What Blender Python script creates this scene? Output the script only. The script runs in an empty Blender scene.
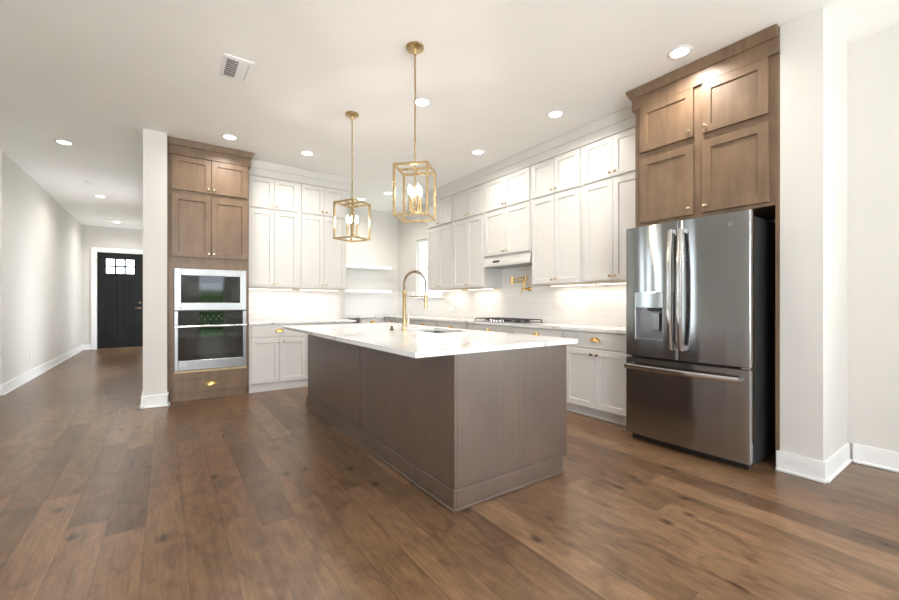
import bpy, bmesh, math, random
from mathutils import Vector, Matrix
random.seed(7)
sc = bpy.context.scene
COL = sc.collection
PI = math.pi

# ------------------------------------------------------------------ camera
cam_d = bpy.data.cameras.new('camera')
cam_d.sensor_width = 36.0
cam_d.lens = 402.2 / 899 * 36
cam_d.shift_y = 2.8 / 899
cam_d.clip_start = 0.02
cam = bpy.data.objects.new('camera', cam_d)
COL.objects.link(cam)
cam.location = (0, 0, 1.155)
cam.rotation_euler = (PI / 2, 0, -0.6142)
sc.camera = cam

# ------------------------------------------------------------------ world, daylight, exposure
CEIL = 3.06
w = bpy.data.worlds.new('sky')
sc.world = w
w.use_nodes = True
bg = w.node_tree.nodes['Background']
bg.inputs[0].default_value = (0.92, 0.96, 1.0, 1)
bg.inputs[1].default_value = 4.5

sc.view_settings.view_transform = 'Standard'
sc.view_settings.look = 'None'
sc.view_settings.gamma = 1.0
sc.view_settings.use_curve_mapping = False
sc.view_settings.exposure = 0.30
sc.cycles.diffuse_bounces = 6
sc.cycles.max_bounces = 12
sc.cycles.sample_clamp_indirect = 6.0


def area(name, loc, rot, sx, sy, power, color=(1, 1, 1), spread=180):
    d = bpy.data.lights.new(name, 'AREA')
    d.shape = 'RECTANGLE'
    d.size, d.size_y = sx, sy
    d.energy = power
    d.color = color
    d.spread = math.radians(spread)
    o = bpy.data.objects.new(name, d)
    o.location = loc
    o.rotation_euler = rot
    COL.objects.link(o)
    return o


# area lamps added for daylight at the living-room windows behind and beside the camera
DAY = (0.94, 0.96, 1.0)
area('daylight_uplight_back', (-1.7, -4.45, 1.4), (PI / 2 + 1.2, 0, 0), 2.8, 2.2, 720, DAY)  # added lamp at the window, tilted steeply up to brighten the ceiling
area('daylight_uplight_corner', (2.6, -4.45, 1.4), (PI / 2 + 0.8, 0, 0), 0.8, 2.2, 60, DAY)  # narrower added lamp, also tilted up towards the ceiling
area('daylight_uplight_right', (4.02, -2.0, 1.0), (PI / 2 + 0.5, 0, PI / 2), 2.8, 0.7, 45, DAY)  # low added lamp at the right window, tilted up for the ceiling
area('daylight_kitchen', (4.10, 6.48, 1.83), (PI / 2, 0, PI / 2), 0.8, 1.0, 5, DAY)
area('daylight_hall', (-0.25, 8.75, 1.3), (PI / 2 + 0.1, 0, PI / 2), 0.9, 2.2, 17, DAY)
area('daylight_entry', (-0.25, 12.45, 1.3), (PI / 2 + 0.1, 0, PI / 2), 0.6, 2.2, 14, DAY)
area('daylight_patio', (1.27, -4.53, 1.2), (PI / 2, 0, 0), 0.8, 2.3, 1, DAY).data.cycles.is_portal = True


# ------------------------------------------------------------------ materials
def new_mat(name):
    m = bpy.data.materials.new(name)
    m.use_nodes = True
    nt = m.node_tree
    return m, nt, nt.nodes['Principled BSDF']


def N(nt, typ, **kw):
    n = nt.nodes.new(typ)
    for k, v in kw.items():
        setattr(n, k, v)
    return n


def mathn(nt, op, a, b=None):
    n = nt.nodes.new('ShaderNodeMath')
    n.operation = op
    for i, v in enumerate((a, b)):
        if v is None:
            continue
        if isinstance(v, (int, float)):
            n.inputs[i].default_value = v
        else:
            nt.links.new(v, n.inputs[i])
    return n.outputs[0]


def mixc(nt, fac, a, b, blend='MIX'):
    n = nt.nodes.new('ShaderNodeMix')
    n.data_type = 'RGBA'
    n.blend_type = blend
    for s, v in ((n.inputs[0], fac), (n.inputs[6], a), (n.inputs[7], b)):
        if isinstance(v, (int, float)):
            s.default_value = v
        elif isinstance(v, tuple):
            s.default_value = v if len(v) == 4 else v + (1,)
        else:
            nt.links.new(v, s)
    return n.outputs[2]


def coords(nt, scale=(1, 1, 1), rot=(0, 0, 0)):
    tc = N(nt, 'ShaderNodeTexCoord')
    mp = N(nt, 'ShaderNodeMapping')
    mp.inputs['Scale'].default_value = scale
    mp.inputs['Rotation'].default_value = rot
    nt.links.new(tc.outputs['Object'], mp.inputs[0])
    return mp.outputs[0]


def noise(nt, vec, scale, detail=4, rough=0.55, dist=0.0):
    n = N(nt, 'ShaderNodeTexNoise')
    n.inputs['Scale'].default_value = scale
    n.inputs['Detail'].default_value = detail
    n.inputs['Roughness'].default_value = rough
    n.inputs['Distortion'].default_value = dist
    nt.links.new(vec, n.inputs['Vector'])
    return n.outputs[0]


def ramp(nt, fac, stops):
    r = N(nt, 'ShaderNodeValToRGB')
    el = r.color_ramp.elements
    while len(el) < len(stops):
        el.new(0.5)
    for e, (p, c) in zip(el, stops):
        e.position = p
        e.color = c if len(c) == 4 else c + (1,)
    nt.links.new(fac, r.inputs[0])
    return r.outputs[0]


def bump(nt, b, h, strength=0.2, dist=0.002):
    n = N(nt, 'ShaderNodeBump')
    n.inputs['Strength'].default_value = strength
    n.inputs['Distance'].default_value = dist
    nt.links.new(h, n.inputs['Height'])
    nt.links.new(n.outputs[0], b.inputs['Normal'])


def paint(name, col, rough, tex=None, bs=0.15, spec=0.5):
    m, nt, b = new_mat(name)
    b.inputs['Specular IOR Level'].default_value = spec
    b.inputs['Roughness'].default_value = rough
    v = coords(nt)
    n1 = noise(nt, v, 2.0, 2)
    nt.links.new(mixc(nt, n1, tuple(c * 0.97 for c in col), tuple(min(1, c * 1.03) for c in col)), b.inputs['Base Color'])
    if tex:
        bump(nt, b, noise(nt, v, tex, 3), bs, 0.002)
    return m


def metal(name, col, rough, brush=None):
    m, nt, b = new_mat(name)
    b.inputs['Base Color'].default_value = col + (1,)
    b.inputs['Metallic'].default_value = 1
    v = coords(nt, brush or (40, 40, 40))
    n1 = noise(nt, v, 1.0, 3)
    mr = N(nt, 'ShaderNodeMapRange')
    mr.inputs['To Min'].default_value = rough * 0.8
    mr.inputs['To Max'].default_value = rough * 1.2
    nt.links.new(n1, mr.inputs[0])
    nt.links.new(mr.outputs[0], b.inputs['Roughness'])
    if brush:
        bump(nt, b, n1, 0.04, 0.001)
    return m


def brushed(name, col, rough):
    m, nt, b = new_mat(name)
    b.inputs['Base Color'].default_value = col + (1,)
    b.inputs['Metallic'].default_value = 1
    b.inputs['Roughness'].default_value = rough
    b.inputs['Anisotropic'].default_value = 1.0
    b.inputs['Anisotropic Rotation'].default_value = 0.25
    tg = N(nt, 'ShaderNodeTangent', direction_type='RADIAL', axis='Z')
    nt.links.new(tg.outputs[0], b.inputs['Tangent'])
    return m


def wood(name, dark, light, rough=0.4, scale=(26, 26, 1.4), spec=0.5, coat=0.0):
    m, nt, b = new_mat(name)
    v = coords(nt, scale)
    g = noise(nt, v, 1.0, 6, 0.6, 0.4)
    blot = noise(nt, coords(nt, (3, 3, 2)), 1.6, 3)
    c = ramp(nt, g, [(0.3, dark), (0.7, light)])
    c = mixc(nt, 1.0, c, ramp(nt, blot, [(0.3, (0.8, 0.8, 0.8)), (0.7, (1.12, 1.1, 1.08))]), 'MULTIPLY')
    nt.links.new(c, b.inputs['Base Color'])
    b.inputs['Roughness'].default_value = rough
    b.inputs['Specular IOR Level'].default_value = spec
    b.inputs['Coat Weight'].default_value = coat
    b.inputs['Coat Roughness'].default_value = 0.4
    b.inputs['Coat IOR'].default_value = 1.7
    bump(nt, b, g, 0.08, 0.001)
    return m


def emit(name, col, strength):
    m, nt, b = new_mat(name)
    b.inputs['Base Color'].default_value = (0.9, 0.9, 0.9, 1)
    b.inputs['Emission Color'].default_value = col + (1,)
    b.inputs['Emission Strength'].default_value = strength
    return m


def thin_glass(name, tint=(0.95, 0.98, 1.0)):
    m, nt, b = new_mat(name)
    nt.nodes.remove(b)
    out = nt.nodes['Material Output']
    tr = N(nt, 'ShaderNodeBsdfTransparent')
    tr.inputs[0].default_value = tint + (1,)
    gl = N(nt, 'ShaderNodeBsdfGlossy')
    gl.inputs['Roughness'].default_value = 0.02
    fr = N(nt, 'ShaderNodeFresnel')
    ge = N(nt, 'ShaderNodeNewGeometry')
    fac = mathn(nt, 'MULTIPLY', fr.outputs[0], mathn(nt, 'SUBTRACT', 1.0, ge.outputs['Backfacing']))
    mx = N(nt, 'ShaderNodeMixShader')
    nt.links.new(fac, mx.inputs[0])
    nt.links.new(tr.outputs[0], mx.inputs[1])
    nt.links.new(gl.outputs[0], mx.inputs[2])
    nt.links.new(mx.outputs[0], out.inputs[0])
    return m


def tile_mat(name, axis):
    m, nt, b = new_mat(name)
    tc = N(nt, 'ShaderNodeTexCoord')
    sp = N(nt, 'ShaderNodeSeparateXYZ')
    nt.links.new(tc.outputs['Object'], sp.inputs[0])
    cb = N(nt, 'ShaderNodeCombineXYZ')
    nt.links.new(sp.outputs[axis], cb.inputs[0])
    nt.links.new(sp.outputs[2], cb.inputs[1])
    br = N(nt, 'ShaderNodeTexBrick')
    br.inputs['Scale'].default_value = 1.0
    br.inputs['Mortar Size'].default_value = 0.0014
    br.inputs['Mortar Smooth'].default_value = 0.3
    br.inputs['Brick Width'].default_value = 0.30
    br.inputs['Row Height'].default_value = 0.077
    br.inputs['Color1'].default_value = (0.80, 0.785, 0.765, 1)
    br.inputs['Color2'].default_value = (0.77, 0.755, 0.735, 1)
    br.inputs['Mortar'].default_value = (0.58, 0.565, 0.54, 1)
    nt.links.new(cb.outputs[0], br.inputs['Vector'])
    nt.links.new(br.outputs['Color'], b.inputs['Base Color'])
    b.inputs['Roughness'].default_value = 0.18
    wob = noise(nt, tc.outputs['Object'], 9, 2)
    h = mathn(nt, 'SUBTRACT', mathn(nt, 'MULTIPLY', wob, 0.6), br.outputs['Fac'])
    bump(nt, b, h, 0.25, 0.002)
    return m


def floor_mat():
    m, nt, b = new_mat('hardwood_planks')
    W_, L_ = 0.165, 1.45
    tc = N(nt, 'ShaderNodeTexCoord')
    sp = N(nt, 'ShaderNodeSeparateXYZ')
    nt.links.new(tc.outputs['Object'], sp.inputs[0])
    X, Y = sp.outputs[0], sp.outputs[1]
    xs = mathn(nt, 'DIVIDE', mathn(nt, 'ADD', X, 20.05), W_)
    row = mathn(nt, 'FLOOR', xs)
    fx = mathn(nt, 'FRACT', xs)
    wn = N(nt, 'ShaderNodeTexWhiteNoise', noise_dimensions='1D')
    nt.links.new(row, wn.inputs['W'])
    ys = mathn(nt, 'ADD', mathn(nt, 'DIVIDE', mathn(nt, 'ADD', Y, 30), L_), mathn(nt, 'MULTIPLY', wn.outputs[0], 7.0))
    colm = mathn(nt, 'FLOOR', ys)
    fy = mathn(nt, 'FRACT', ys)
    cb = N(nt, 'ShaderNodeCombineXYZ')
    nt.links.new(row, cb.inputs[0])
    nt.links.new(colm, cb.inputs[1])
    wn2 = N(nt, 'ShaderNodeTexWhiteNoise', noise_dimensions='2D')
    nt.links.new(cb.outputs[0], wn2.inputs['Vector'])
    rnd = wn2.outputs[0]
    base = ramp(nt, rnd, [(0.0, (0.10, 0.055, 0.029)), (0.2, (0.143, 0.081, 0.043)), (0.8, (0.172, 0.099, 0.053)), (1.0, (0.22, 0.130, 0.072))])
    mv = N(nt, 'ShaderNodeCombineXYZ')
    nt.links.new(mathn(nt, 'ADD', mathn(nt, 'MULTIPLY', X, 7), mathn(nt, 'MULTIPLY', rnd, 57)), mv.inputs[0])
    nt.links.new(mathn(nt, 'ADD', mathn(nt, 'MULTIPLY', Y, 3.2), mathn(nt, 'MULTIPLY', rnd, 21)), mv.inputs[1])
    mot = noise(nt, mv.outputs[0], 1.0, 5, 0.6, 1.6)
    base = mixc(nt, 1.0, base, ramp(nt, mot, [(0.28, (0.62, 0.58, 0.55)), (0.5, (1.0, 1.0, 1.0)), (0.72, (1.28, 1.26, 1.2))]), 'MULTIPLY')
    # grain, shifted per plank
    cv = N(nt, 'ShaderNodeCombineXYZ')
    nt.links.new(mathn(nt, 'ADD', mathn(nt, 'MULTIPLY', X, 14), mathn(nt, 'MULTIPLY', rnd, 90)), cv.inputs[0])
    nt.links.new(mathn(nt, 'MULTIPLY', Y, 1.3), cv.inputs[1])
    nt.links.new(mathn(nt, 'MULTIPLY', rnd, 31), cv.inputs[2])
    g = noise(nt, cv.outputs[0], 1.0, 8, 0.62, 1.2)
    gr = ramp(nt, g, [(0.25, (0.74, 0.72, 0.70)), (0.5, (1.0, 1.0, 1.0)), (0.75, (1.2, 1.2, 1.2))])
    c = mixc(nt, 1.0, base, gr, 'MULTIPLY')
    g2 = noise(nt, cv.outputs[0], 5.0, 4, 0.6, 0.4)
    c = mixc(nt, 1.0, c, ramp(nt, g2, [(0.3, (0.86, 0.85, 0.84)), (0.7, (1.1, 1.1, 1.1))]), 'MULTIPLY')
    pv = N(nt, 'ShaderNodeCombineXYZ')
    nt.links.new(mathn(nt, 'MULTIPLY', X, 110), pv.inputs[0])
    nt.links.new(mathn(nt, 'MULTIPLY', Y, 5), pv.inputs[1])
    nt.links.new(mathn(nt, 'MULTIPLY', rnd, 77), pv.inputs[2])
    c = mixc(nt, 1.0, c, ramp(nt, noise(nt, pv.outputs[0], 1.0, 3, 0.6, 0.3), [(0.3, (0.78, 0.76, 0.74)), (0.6, (1.06, 1.06, 1.06))]), 'MULTIPLY')
    # knots
    kv = N(nt, 'ShaderNodeCombineXYZ')
    nt.links.new(mathn(nt, 'ADD', mathn(nt, 'MULTIPLY', X, 2.4), mathn(nt, 'MULTIPLY', rnd, 13)), kv.inputs[0])
    nt.links.new(mathn(nt, 'MULTIPLY', Y, 1.5), kv.inputs[1])
    vo = N(nt, 'ShaderNodeTexVoronoi')
    vo.voronoi_dimensions = '2D'
    vo.inputs['Scale'].default_value = 1.0
    nt.links.new(kv.outputs[0], vo.inputs['Vector'])
    kd = mathn(nt, 'ADD', vo.outputs['Distance'], mathn(nt, 'MULTIPLY', g, 0.08))
    c = mixc(nt, 1.0, c, ramp(nt, kd, [(0.05, (0.25, 0.2, 0.17)), (0.12, (1, 1, 1))]), 'MULTIPLY')
    gapx = mathn(nt, 'LESS_THAN', mathn(nt, 'MINIMUM', fx, mathn(nt, 'SUBTRACT', 1.0, fx)), 0.008)
    gapy = mathn(nt, 'LESS_THAN', mathn(nt, 'MINIMUM', fy, mathn(nt, 'SUBTRACT', 1.0, fy)), 0.0009)
    gap = mathn(nt, 'MAXIMUM', gapx, gapy)
    c = mixc(nt, mathn(nt, 'MULTIPLY', gap, 0.65), c, (0.03, 0.017, 0.01))
    nt.links.new(c, b.inputs['Base Color'])
    mr = N(nt, 'ShaderNodeMapRange')
    mr.inputs['To Min'].default_value = 0.24
    mr.inputs['To Max'].default_value = 0.36
    nt.links.new(g, mr.inputs[0])
    nt.links.new(mr.outputs[0], b.inputs['Roughness'])
    sv = N(nt, 'ShaderNodeCombineXYZ')
    nt.links.new(mathn(nt, 'ADD', mathn(nt, 'MULTIPLY', X, 5), mathn(nt, 'MULTIPLY', rnd, 40)), sv.inputs[0])
    nt.links.new(mathn(nt, 'MULTIPLY', Y, 26), sv.inputs[1])
    scr = noise(nt, sv.outputs[0], 1.0, 2, 0.5, 0.5)
    b.inputs['Specular IOR Level'].default_value = 0.4
    hh = mathn(nt, 'SUBTRACT', mathn(nt, 'ADD', mathn(nt, 'MULTIPLY', g, 0.5), mathn(nt, 'MULTIPLY', scr, 0.5)), gap)
    bump(nt, b, hh, 0.22, 0.0015)
    return m


def quartz_mat():
    m, nt, b = new_mat('white_quartz')
    v = coords(nt)
    warp = N(nt, 'ShaderNodeTexNoise')
    warp.inputs['Scale'].default_value = 1.3
    warp.inputs['Detail'].default_value = 5
    nt.links.new(v, warp.inputs['Vector'])
    vm = N(nt, 'ShaderNodeVectorMath', operation='MULTIPLY_ADD')
    nt.links.new(warp.outputs['Color'], vm.inputs[0])
    vm.inputs[1].default_value = (1.1, 1.1, 1.1)
    nt.links.new(v, vm.inputs[2])
    vo = N(nt, 'ShaderNodeTexVoronoi', feature='DISTANCE_TO_EDGE')
    vo.inputs['Scale'].default_value = 1.25
    nt.links.new(vm.outputs[0], vo.inputs['Vector'])
    veins = ramp(nt, vo.outputs['Distance'], [(0.0, (1, 1, 1)), (0.018, (0.25, 0.25, 0.25)), (0.05, (0, 0, 0))])
    br = noise(nt, v, 2.2, 3)
    fac = mathn(nt, 'MULTIPLY', veins, ramp(nt, br, [(0.45, (0, 0, 0)), (0.62, (1, 1, 1))]))
    cl = ramp(nt, noise(nt, v, 1.1, 4), [(0.3, (0.72, 0.72, 0.715)), (0.7, (0.79, 0.785, 0.775))])
    nt.links.new(mixc(nt, mathn(nt, 'MULTIPLY', fac, 0.85), cl, (0.30, 0.27, 0.245)), b.inputs['Base Color'])
    b.inputs['Roughness'].default_value = 0.09
    return m


M = dict(
    wall=paint('wall_paint', (0.65, 0.627, 0.596), 0.7, 120, 0.25, 0.3),
    ceil=paint('ceiling_paint', (0.91, 0.90, 0.885), 0.85, 60, 0.2, 0.2),
    trim=paint('trim_white', (0.85, 0.85, 0.85), 0.35),
    white=paint('cabinet_white', (0.62, 0.605, 0.582), 0.38),
    plastic=paint('white_plastic', (0.84, 0.83, 0.81), 0.3),
    brown=wood('stained_brown_wood', (0.142, 0.088, 0.051), (0.192, 0.123, 0.074), 0.42, (18, 18, 2.5)),
    island=wood('dark_brown_wood', (0.070, 0.040, 0.026), (0.098, 0.060, 0.041), 0.4, (70, 70, 1.2), 0.6, 0.6),
    maple=wood('raw_maple', (0.55, 0.40, 0.22), (0.65, 0.49, 0.29), 0.5),
    brass=metal('satin_brass', (0.52, 0.385, 0.205), 0.28),
    gold=metal('polished_gold_brass', (0.80, 0.50, 0.17), 0.22),
    champagne=metal('champagne_knob_metal', (0.70, 0.58, 0.40), 0.25),
    steel=metal('brushed_stainless', (0.30, 0.30, 0.303), 0.3, (1.5, 1.5, 160)),
    dsteel=brushed('slate_stainless', (0.39, 0.395, 0.405), 0.135),
    chrome=metal('polished_steel', (0.78, 0.78, 0.79), 0.12),
    hoodsteel=metal('satin_hood_stainless', (0.80, 0.79, 0.78), 0.42),
    springmetal=metal('dull_spring_brass', (0.36, 0.29, 0.19), 0.35),
    black=paint('black_enamel', (0.012, 0.012, 0.013), 0.35),
    iron=paint('cast_iron', (0.03, 0.03, 0.031), 0.45, 200, 0.2),
    dark=paint('fridge_case_black', (0.018, 0.018, 0.019), 0.45),
    glassblack=paint('black_glass', (0.004, 0.004, 0.0045), 0.03, spec=0.6),
    innerglass=paint('oven_inner_glass', (0.012, 0.0125, 0.013), 0.05, spec=0.8),
    mark=paint('grey_marking', (0.07, 0.07, 0.07), 0.5),
    badge=metal('badge_metal', (0.30, 0.30, 0.31), 0.35),
    bronze=metal('dark_bronze', (0.16, 0.12, 0.08), 0.3),
    doorwood=wood('black_stained_door', (0.006, 0.006, 0.007), (0.016, 0.016, 0.017), 0.5, spec=0.2),
    lens=emit('downlight_lens', (1.0, 0.93, 0.84), 14.0),
    bulb=emit('candle_bulb', (1.0, 0.84, 0.62), 30.0),
    strip=emit('strip_light', (1.0, 0.93, 0.84), 5.0),
    glass=thin_glass('window_glass'),
    tile_x=tile_mat('subway_tile_facing_y', 0),
    tile_y=tile_mat('subway_tile_facing_x', 1),
    floor=floor_mat(),
    quartz=quartz_mat(),
    lawn=paint('lawn_grass', (0.22, 0.36, 0.15), 0.9, 40, 0.5),
)


# ------------------------------------------------------------------ mesh helpers
class MB:
    def __init__(self):
        self.bm = bmesh.new()

    def box(self, x0, x1, y0, y1, z0, z1, bev=0.0, seg=1, vert_only=False):
        r = bmesh.ops.create_cube(self.bm, size=1.0)
        vs = r['verts']
        for v in vs:
            v.co = Vector(((x0 + x1) / 2 + v.co.x * (x1 - x0), (y0 + y1) / 2 + v.co.y * (y1 - y0), (z0 + z1) / 2 + v.co.z * (z1 - z0)))
        if bev > 0:
            es = list({e for v in vs for e in v.link_edges})
            if vert_only:
                es = [e for e in es if abs(e.verts[0].co.z - e.verts[1].co.z) > 1e-5]
            bmesh.ops.bevel(self.bm, geom=es, offset=bev, segments=seg, affect='EDGES', profile=0.5)
        return self

    def rings(self, rings, closed=True, caps=True):
        """skin a list of equal-length vertex rings"""
        vr = [[self.bm.verts.new(p) for p in r] for r in rings]
        n = len(vr[0])
        for a, b in zip(vr[:-1], vr[1:]):
            for i in range(n if closed else n - 1):
                j = (i + 1) % n
                self.bm.faces.new((a[i], a[j], b[j], b[i]))
        if caps and closed:
            self.bm.faces.new(list(reversed(vr[0])))
            self.bm.faces.new(vr[-1])
        return self

    def tube(self, pts, r, seg=12, caps=True):
        pts = [Vector(p) for p in pts]
        rs = r if isinstance(r, (list, tuple)) else [r] * len(pts)
        rings = []
        up = None
        for i, p in enumerate(pts):
            t = (pts[min(i + 1, len(pts) - 1)] - pts[max(i - 1, 0)]).normalized()
            if up is None:
                up = t.orthogonal().normalized()
            up = (up - t * up.dot(t)).normalized()
            sd = t.cross(up)
            rings.append([p + (up * math.cos(2 * PI * k / seg) + sd * math.sin(2 * PI * k / seg)) * rs[i] for k in range(seg)])
        return self.rings(rings, True, caps)

    def lathe(self, prof, o=(0, 0, 0), axis='z', seg=24):
        o = Vector(o)
        rings = []
        for r, h in prof:
            ring = []
            for k in range(seg):
                c, s = r * math.cos(2 * PI * k / seg), r * math.sin(2 * PI * k / seg)
                if axis == 'z':
                    v = Vector((c, s, h))
                elif axis == 'y':
                    v = Vector((c, h, s))
                else:
                    v = Vector((h, c, s))
                ring.append(o + v)
            rings.append(ring)
        return self.rings(rings)

    def prism(self, poly, axis, a, b):
        """poly in the plane of the two other axes, extruded along axis from a to b"""
        def P(p, t):
            return {'x': (t, p[0], p[1]), 'y': (p[0], t, p[1]), 'z': (p[0], p[1], t)}[axis]
        return self.rings([[P(p, a) for p in poly], [P(p, b) for p in poly]])

    def shaker(self, x0, x1, z0, z1, y=-0.024, t=0.024, rail=0.056, rec=0.011):
        e = 0.002
        def ring(i, yy):
            return [(x0 + i, yy, z0 + i), (x1 - i, yy, z0 + i), (x1 - i, yy, z1 - i), (x0 + i, yy, z1 - i)]
        return self.rings([ring(0, y + t), ring(0, y + e), ring(e, y), ring(rail, y), ring(rail + 0.004, y + rec), ])

    def slab(self, x0, x1, z0, z1, y=-0.02, t=0.02):
        return self.box(x0, x1, y, y + t, z0, z1, 0.002)

    def done(self, name, mat, parent=None, loc=None, smooth=True):
        bm = self.bm
        bmesh.ops.recalc_face_normals(bm, faces=bm.faces[:])
        me = bpy.data.meshes.new(name)
        bm.to_mesh(me)
        bm.free()
        me.materials.append(M[mat] if isinstance(mat, str) else mat)
        if smooth:
            for p in me.polygons:
                p.use_smooth = True
            me.set_sharp_from_angle(angle=math.radians(32))
        o = bpy.data.objects.new(name, me)
        COL.objects.link(o)
        if parent:
            o.parent = parent
        if loc:
            o.location = loc
        return o


def tag(o, label, cat, group=None):
    o['label'] = label
    o['category'] = cat
    if group:
        o['group'] = group
    return o


def thing(name, label, cat, loc=(0, 0, 0), rz=0.0, group=None):
    o = bpy.data.objects.new(name, None)
    o.empty_display_size = 0.1
    COL.objects.link(o)
    o.location = loc
    o.rotation_euler = (0, 0, rz)
    return tag(o, label, cat, group)


def struct(o):
    o['kind'] = 'structure'
    return o


def box_struct(name, mat, *b):
    m = MB()
    for q in b:
        m.box(*q)
    return struct(m.done(name, mat, smooth=False))


def copy_thing(root, loc, rz, label, group=None):
    r = root.copy()
    COL.objects.link(r)
    r.location = loc
    r.rotation_euler = (0, 0, rz)
    r['label'] = label
    if group:
        r['group'] = group
    for ch in list(root.children):
        c = ch.copy()
        COL.objects.link(c)
        c.parent = r
        for g in list(ch.children):
            d = g.copy()
            COL.objects.link(d)
            d.parent = c
    return r


# ------------------------------------------------------------------ the shell
box_struct('floor', 'floor', (-5.2, 4.3, -4.7, 13.4, -0.12, 0))
box_struct('ceiling', 'ceil', (-5.2, 4.3, -4.7, 13.4, CEIL, CEIL + 0.12))
C = CEIL


def holed(name, mat, axis, t0, t1, a0, a1, holes):
    """wall slab with axis = its thickness axis, spanning a0..a1, with rectangular holes (h0,h1,z0,z1) sorted along a"""
    m = MB()
    def put(p0, p1, z0, z1):
        if axis == 'x':
            m.box(t0, t1, p0, p1, z0, z1)
        else:
            m.box(p0, p1, t0, t1, z0, z1)
    cur = a0
    for h0, h1, z0, z1 in sorted(holes):
        put(cur, h0, 0, C)
        if z0 > 0:
            put(h0, h1, 0, z0)
        put(h0, h1, z1, C)
        cur = h1
    put(cur, a1, 0, C)
    return struct(m.done(name, mat, smooth=False))


# kitchen / hall
holed('wall_range', 'wall', 'x', 4.08, 4.22, 0.954, 7.84, [(6.02, 6.94, 1.26, 2.40)])
box_struct('wall_kitchen_back', 'wall', (0.012, 4.08, 7.70, 7.84, 0, C))
box_struct('wall_oven', 'wall', (0.012, 2.37, 6.30, 6.42, 0, C))
holed('wall_hall_right', 'wall', 'x', -0.205, 0.012, 5.52, 13.2, [(8.25, 9.25, 0.1, 2.5), (12.1, 12.8, 0.1, 2.5)])
box_struct('wall_hall_left', 'wall', (-1.80, -1.672, 7.30, 13.2, 0, C))
holed('wall_hall_end', 'wall', 'y', 13.2, 13.34, -1.80, 0.012, [(-1.40, -0.476, 0, 2.43)])
box_struct('wall_living_end', 'wall', (-5.0, -1.80, 7.30, 7.42, 0, C))
box_struct('wall_fridge_side', 'wall', (3.462, 4.22, 0.73, 0.954, 0, C))
# the living room behind the camera
holed('wall_right', 'wall', 'x', 4.09, 4.22, -4.5, 0.73, [(-3.4, -0.6, 0.1, 2.4)])
holed('wall_left', 'wall', 'x', -5.14, -5.0, -4.5, 7.42, [(5.40, 5.90, 0.1, 2.7), (6.12, 6.50, 0.1, 2.7), (6.62, 7.0, 0.1, 2.7)])
holed('wall_back', 'wall', 'y', -4.64, -4.5, -5.14, 4.22, [(-3.1, -0.3, 0.3, 2.5), (2.2, 3.0, 0.3, 2.5), (0.87, 1.67, 0, 2.4)])
box_struct('ground_outside', 'lawn', (-40, 40, -60, 50, -0.35, -0.2))

m = MB()
m.box(-3.0, 7.0, -13.2, -12.2, -0.2, 1.6)
bmesh.ops.subdivide_edges(m.bm, edges=m.bm.edges[:], cuts=14, use_grid_fill=True)
for v in m.bm.verts:
    v.co += Vector((random.uniform(-.1, .1), random.uniform(-.12, .12), random.uniform(0, .22) if v.co.z > 0.2 else 0))
struct(m.done('hedge_outside', 'lawn', smooth=False))

BH, BT = 0.135, 0.016


def baseboard(name, *runs):
    """runs: boxes x0,x1,y0,y1 of the board footprint with an outer normal (nx,ny)"""
    m = MB()
    for x0, x1, y0, y1, n in runs:
        m.box(x0, x1, y0, y1, 0, BH, 0.003)
        sx, sy = n
        q = 0.013
        m.box(x0 if sx > 0 else x0 - q * (sx < 0), x1 + q * (sx > 0), y0 - q * (sy < 0), y1 + q * (sy > 0), 0, 0.02, 0.004)
    return struct(m.done(name, 'trim'))


baseboard('baseboard_hall_left', (-1.672, -1.672 + BT, 7.30 - BT, 13.2, (1, 0)), (-5.0, -1.672, 7.30 - BT, 7.30, (0, -1)))
baseboard('baseboard_hall_end', (-1.656, -1.50, 13.2 - BT, 13.2, (0, -1)), (-0.37, -0.221, 13.2 - BT, 13.2, (0, -1)))
baseboard('baseboard_hall_right', (-0.205 - BT, -0.205, 5.52 - BT, 13.18, (-1, 0)), (-0.205, 0.012 + 0.014, 5.52 - BT, 5.52, (0, -1)), (0.012, 0.012 + 0.014, 5.52 - BT, 5.638, (1, 0)))
baseboard('baseboard_fridge_side', (3.462 - BT, 3.462, 0.73 - BT, 0.972, (-1, 0)), (3.462, 4.075, 0.73 - BT, 0.73, (0, -1)))
baseboard('baseboard_right', (4.09 - BT, 4.09, -0.55, 0.70, (-1, 0)), (4.09 - BT, 4.09, -4.5, -3.45, (-1, 0)))
baseboard('baseboard_back', (-4.98, 0.80, -4.5, -4.5 + BT, (0, 1)), (1.74, 4.07, -4.5, -4.5 + BT, (0, 1)))
baseboard('baseboard_left', (-5.0, -5.0 + BT, -4.48, 7.28, (1, 0)))

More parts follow.
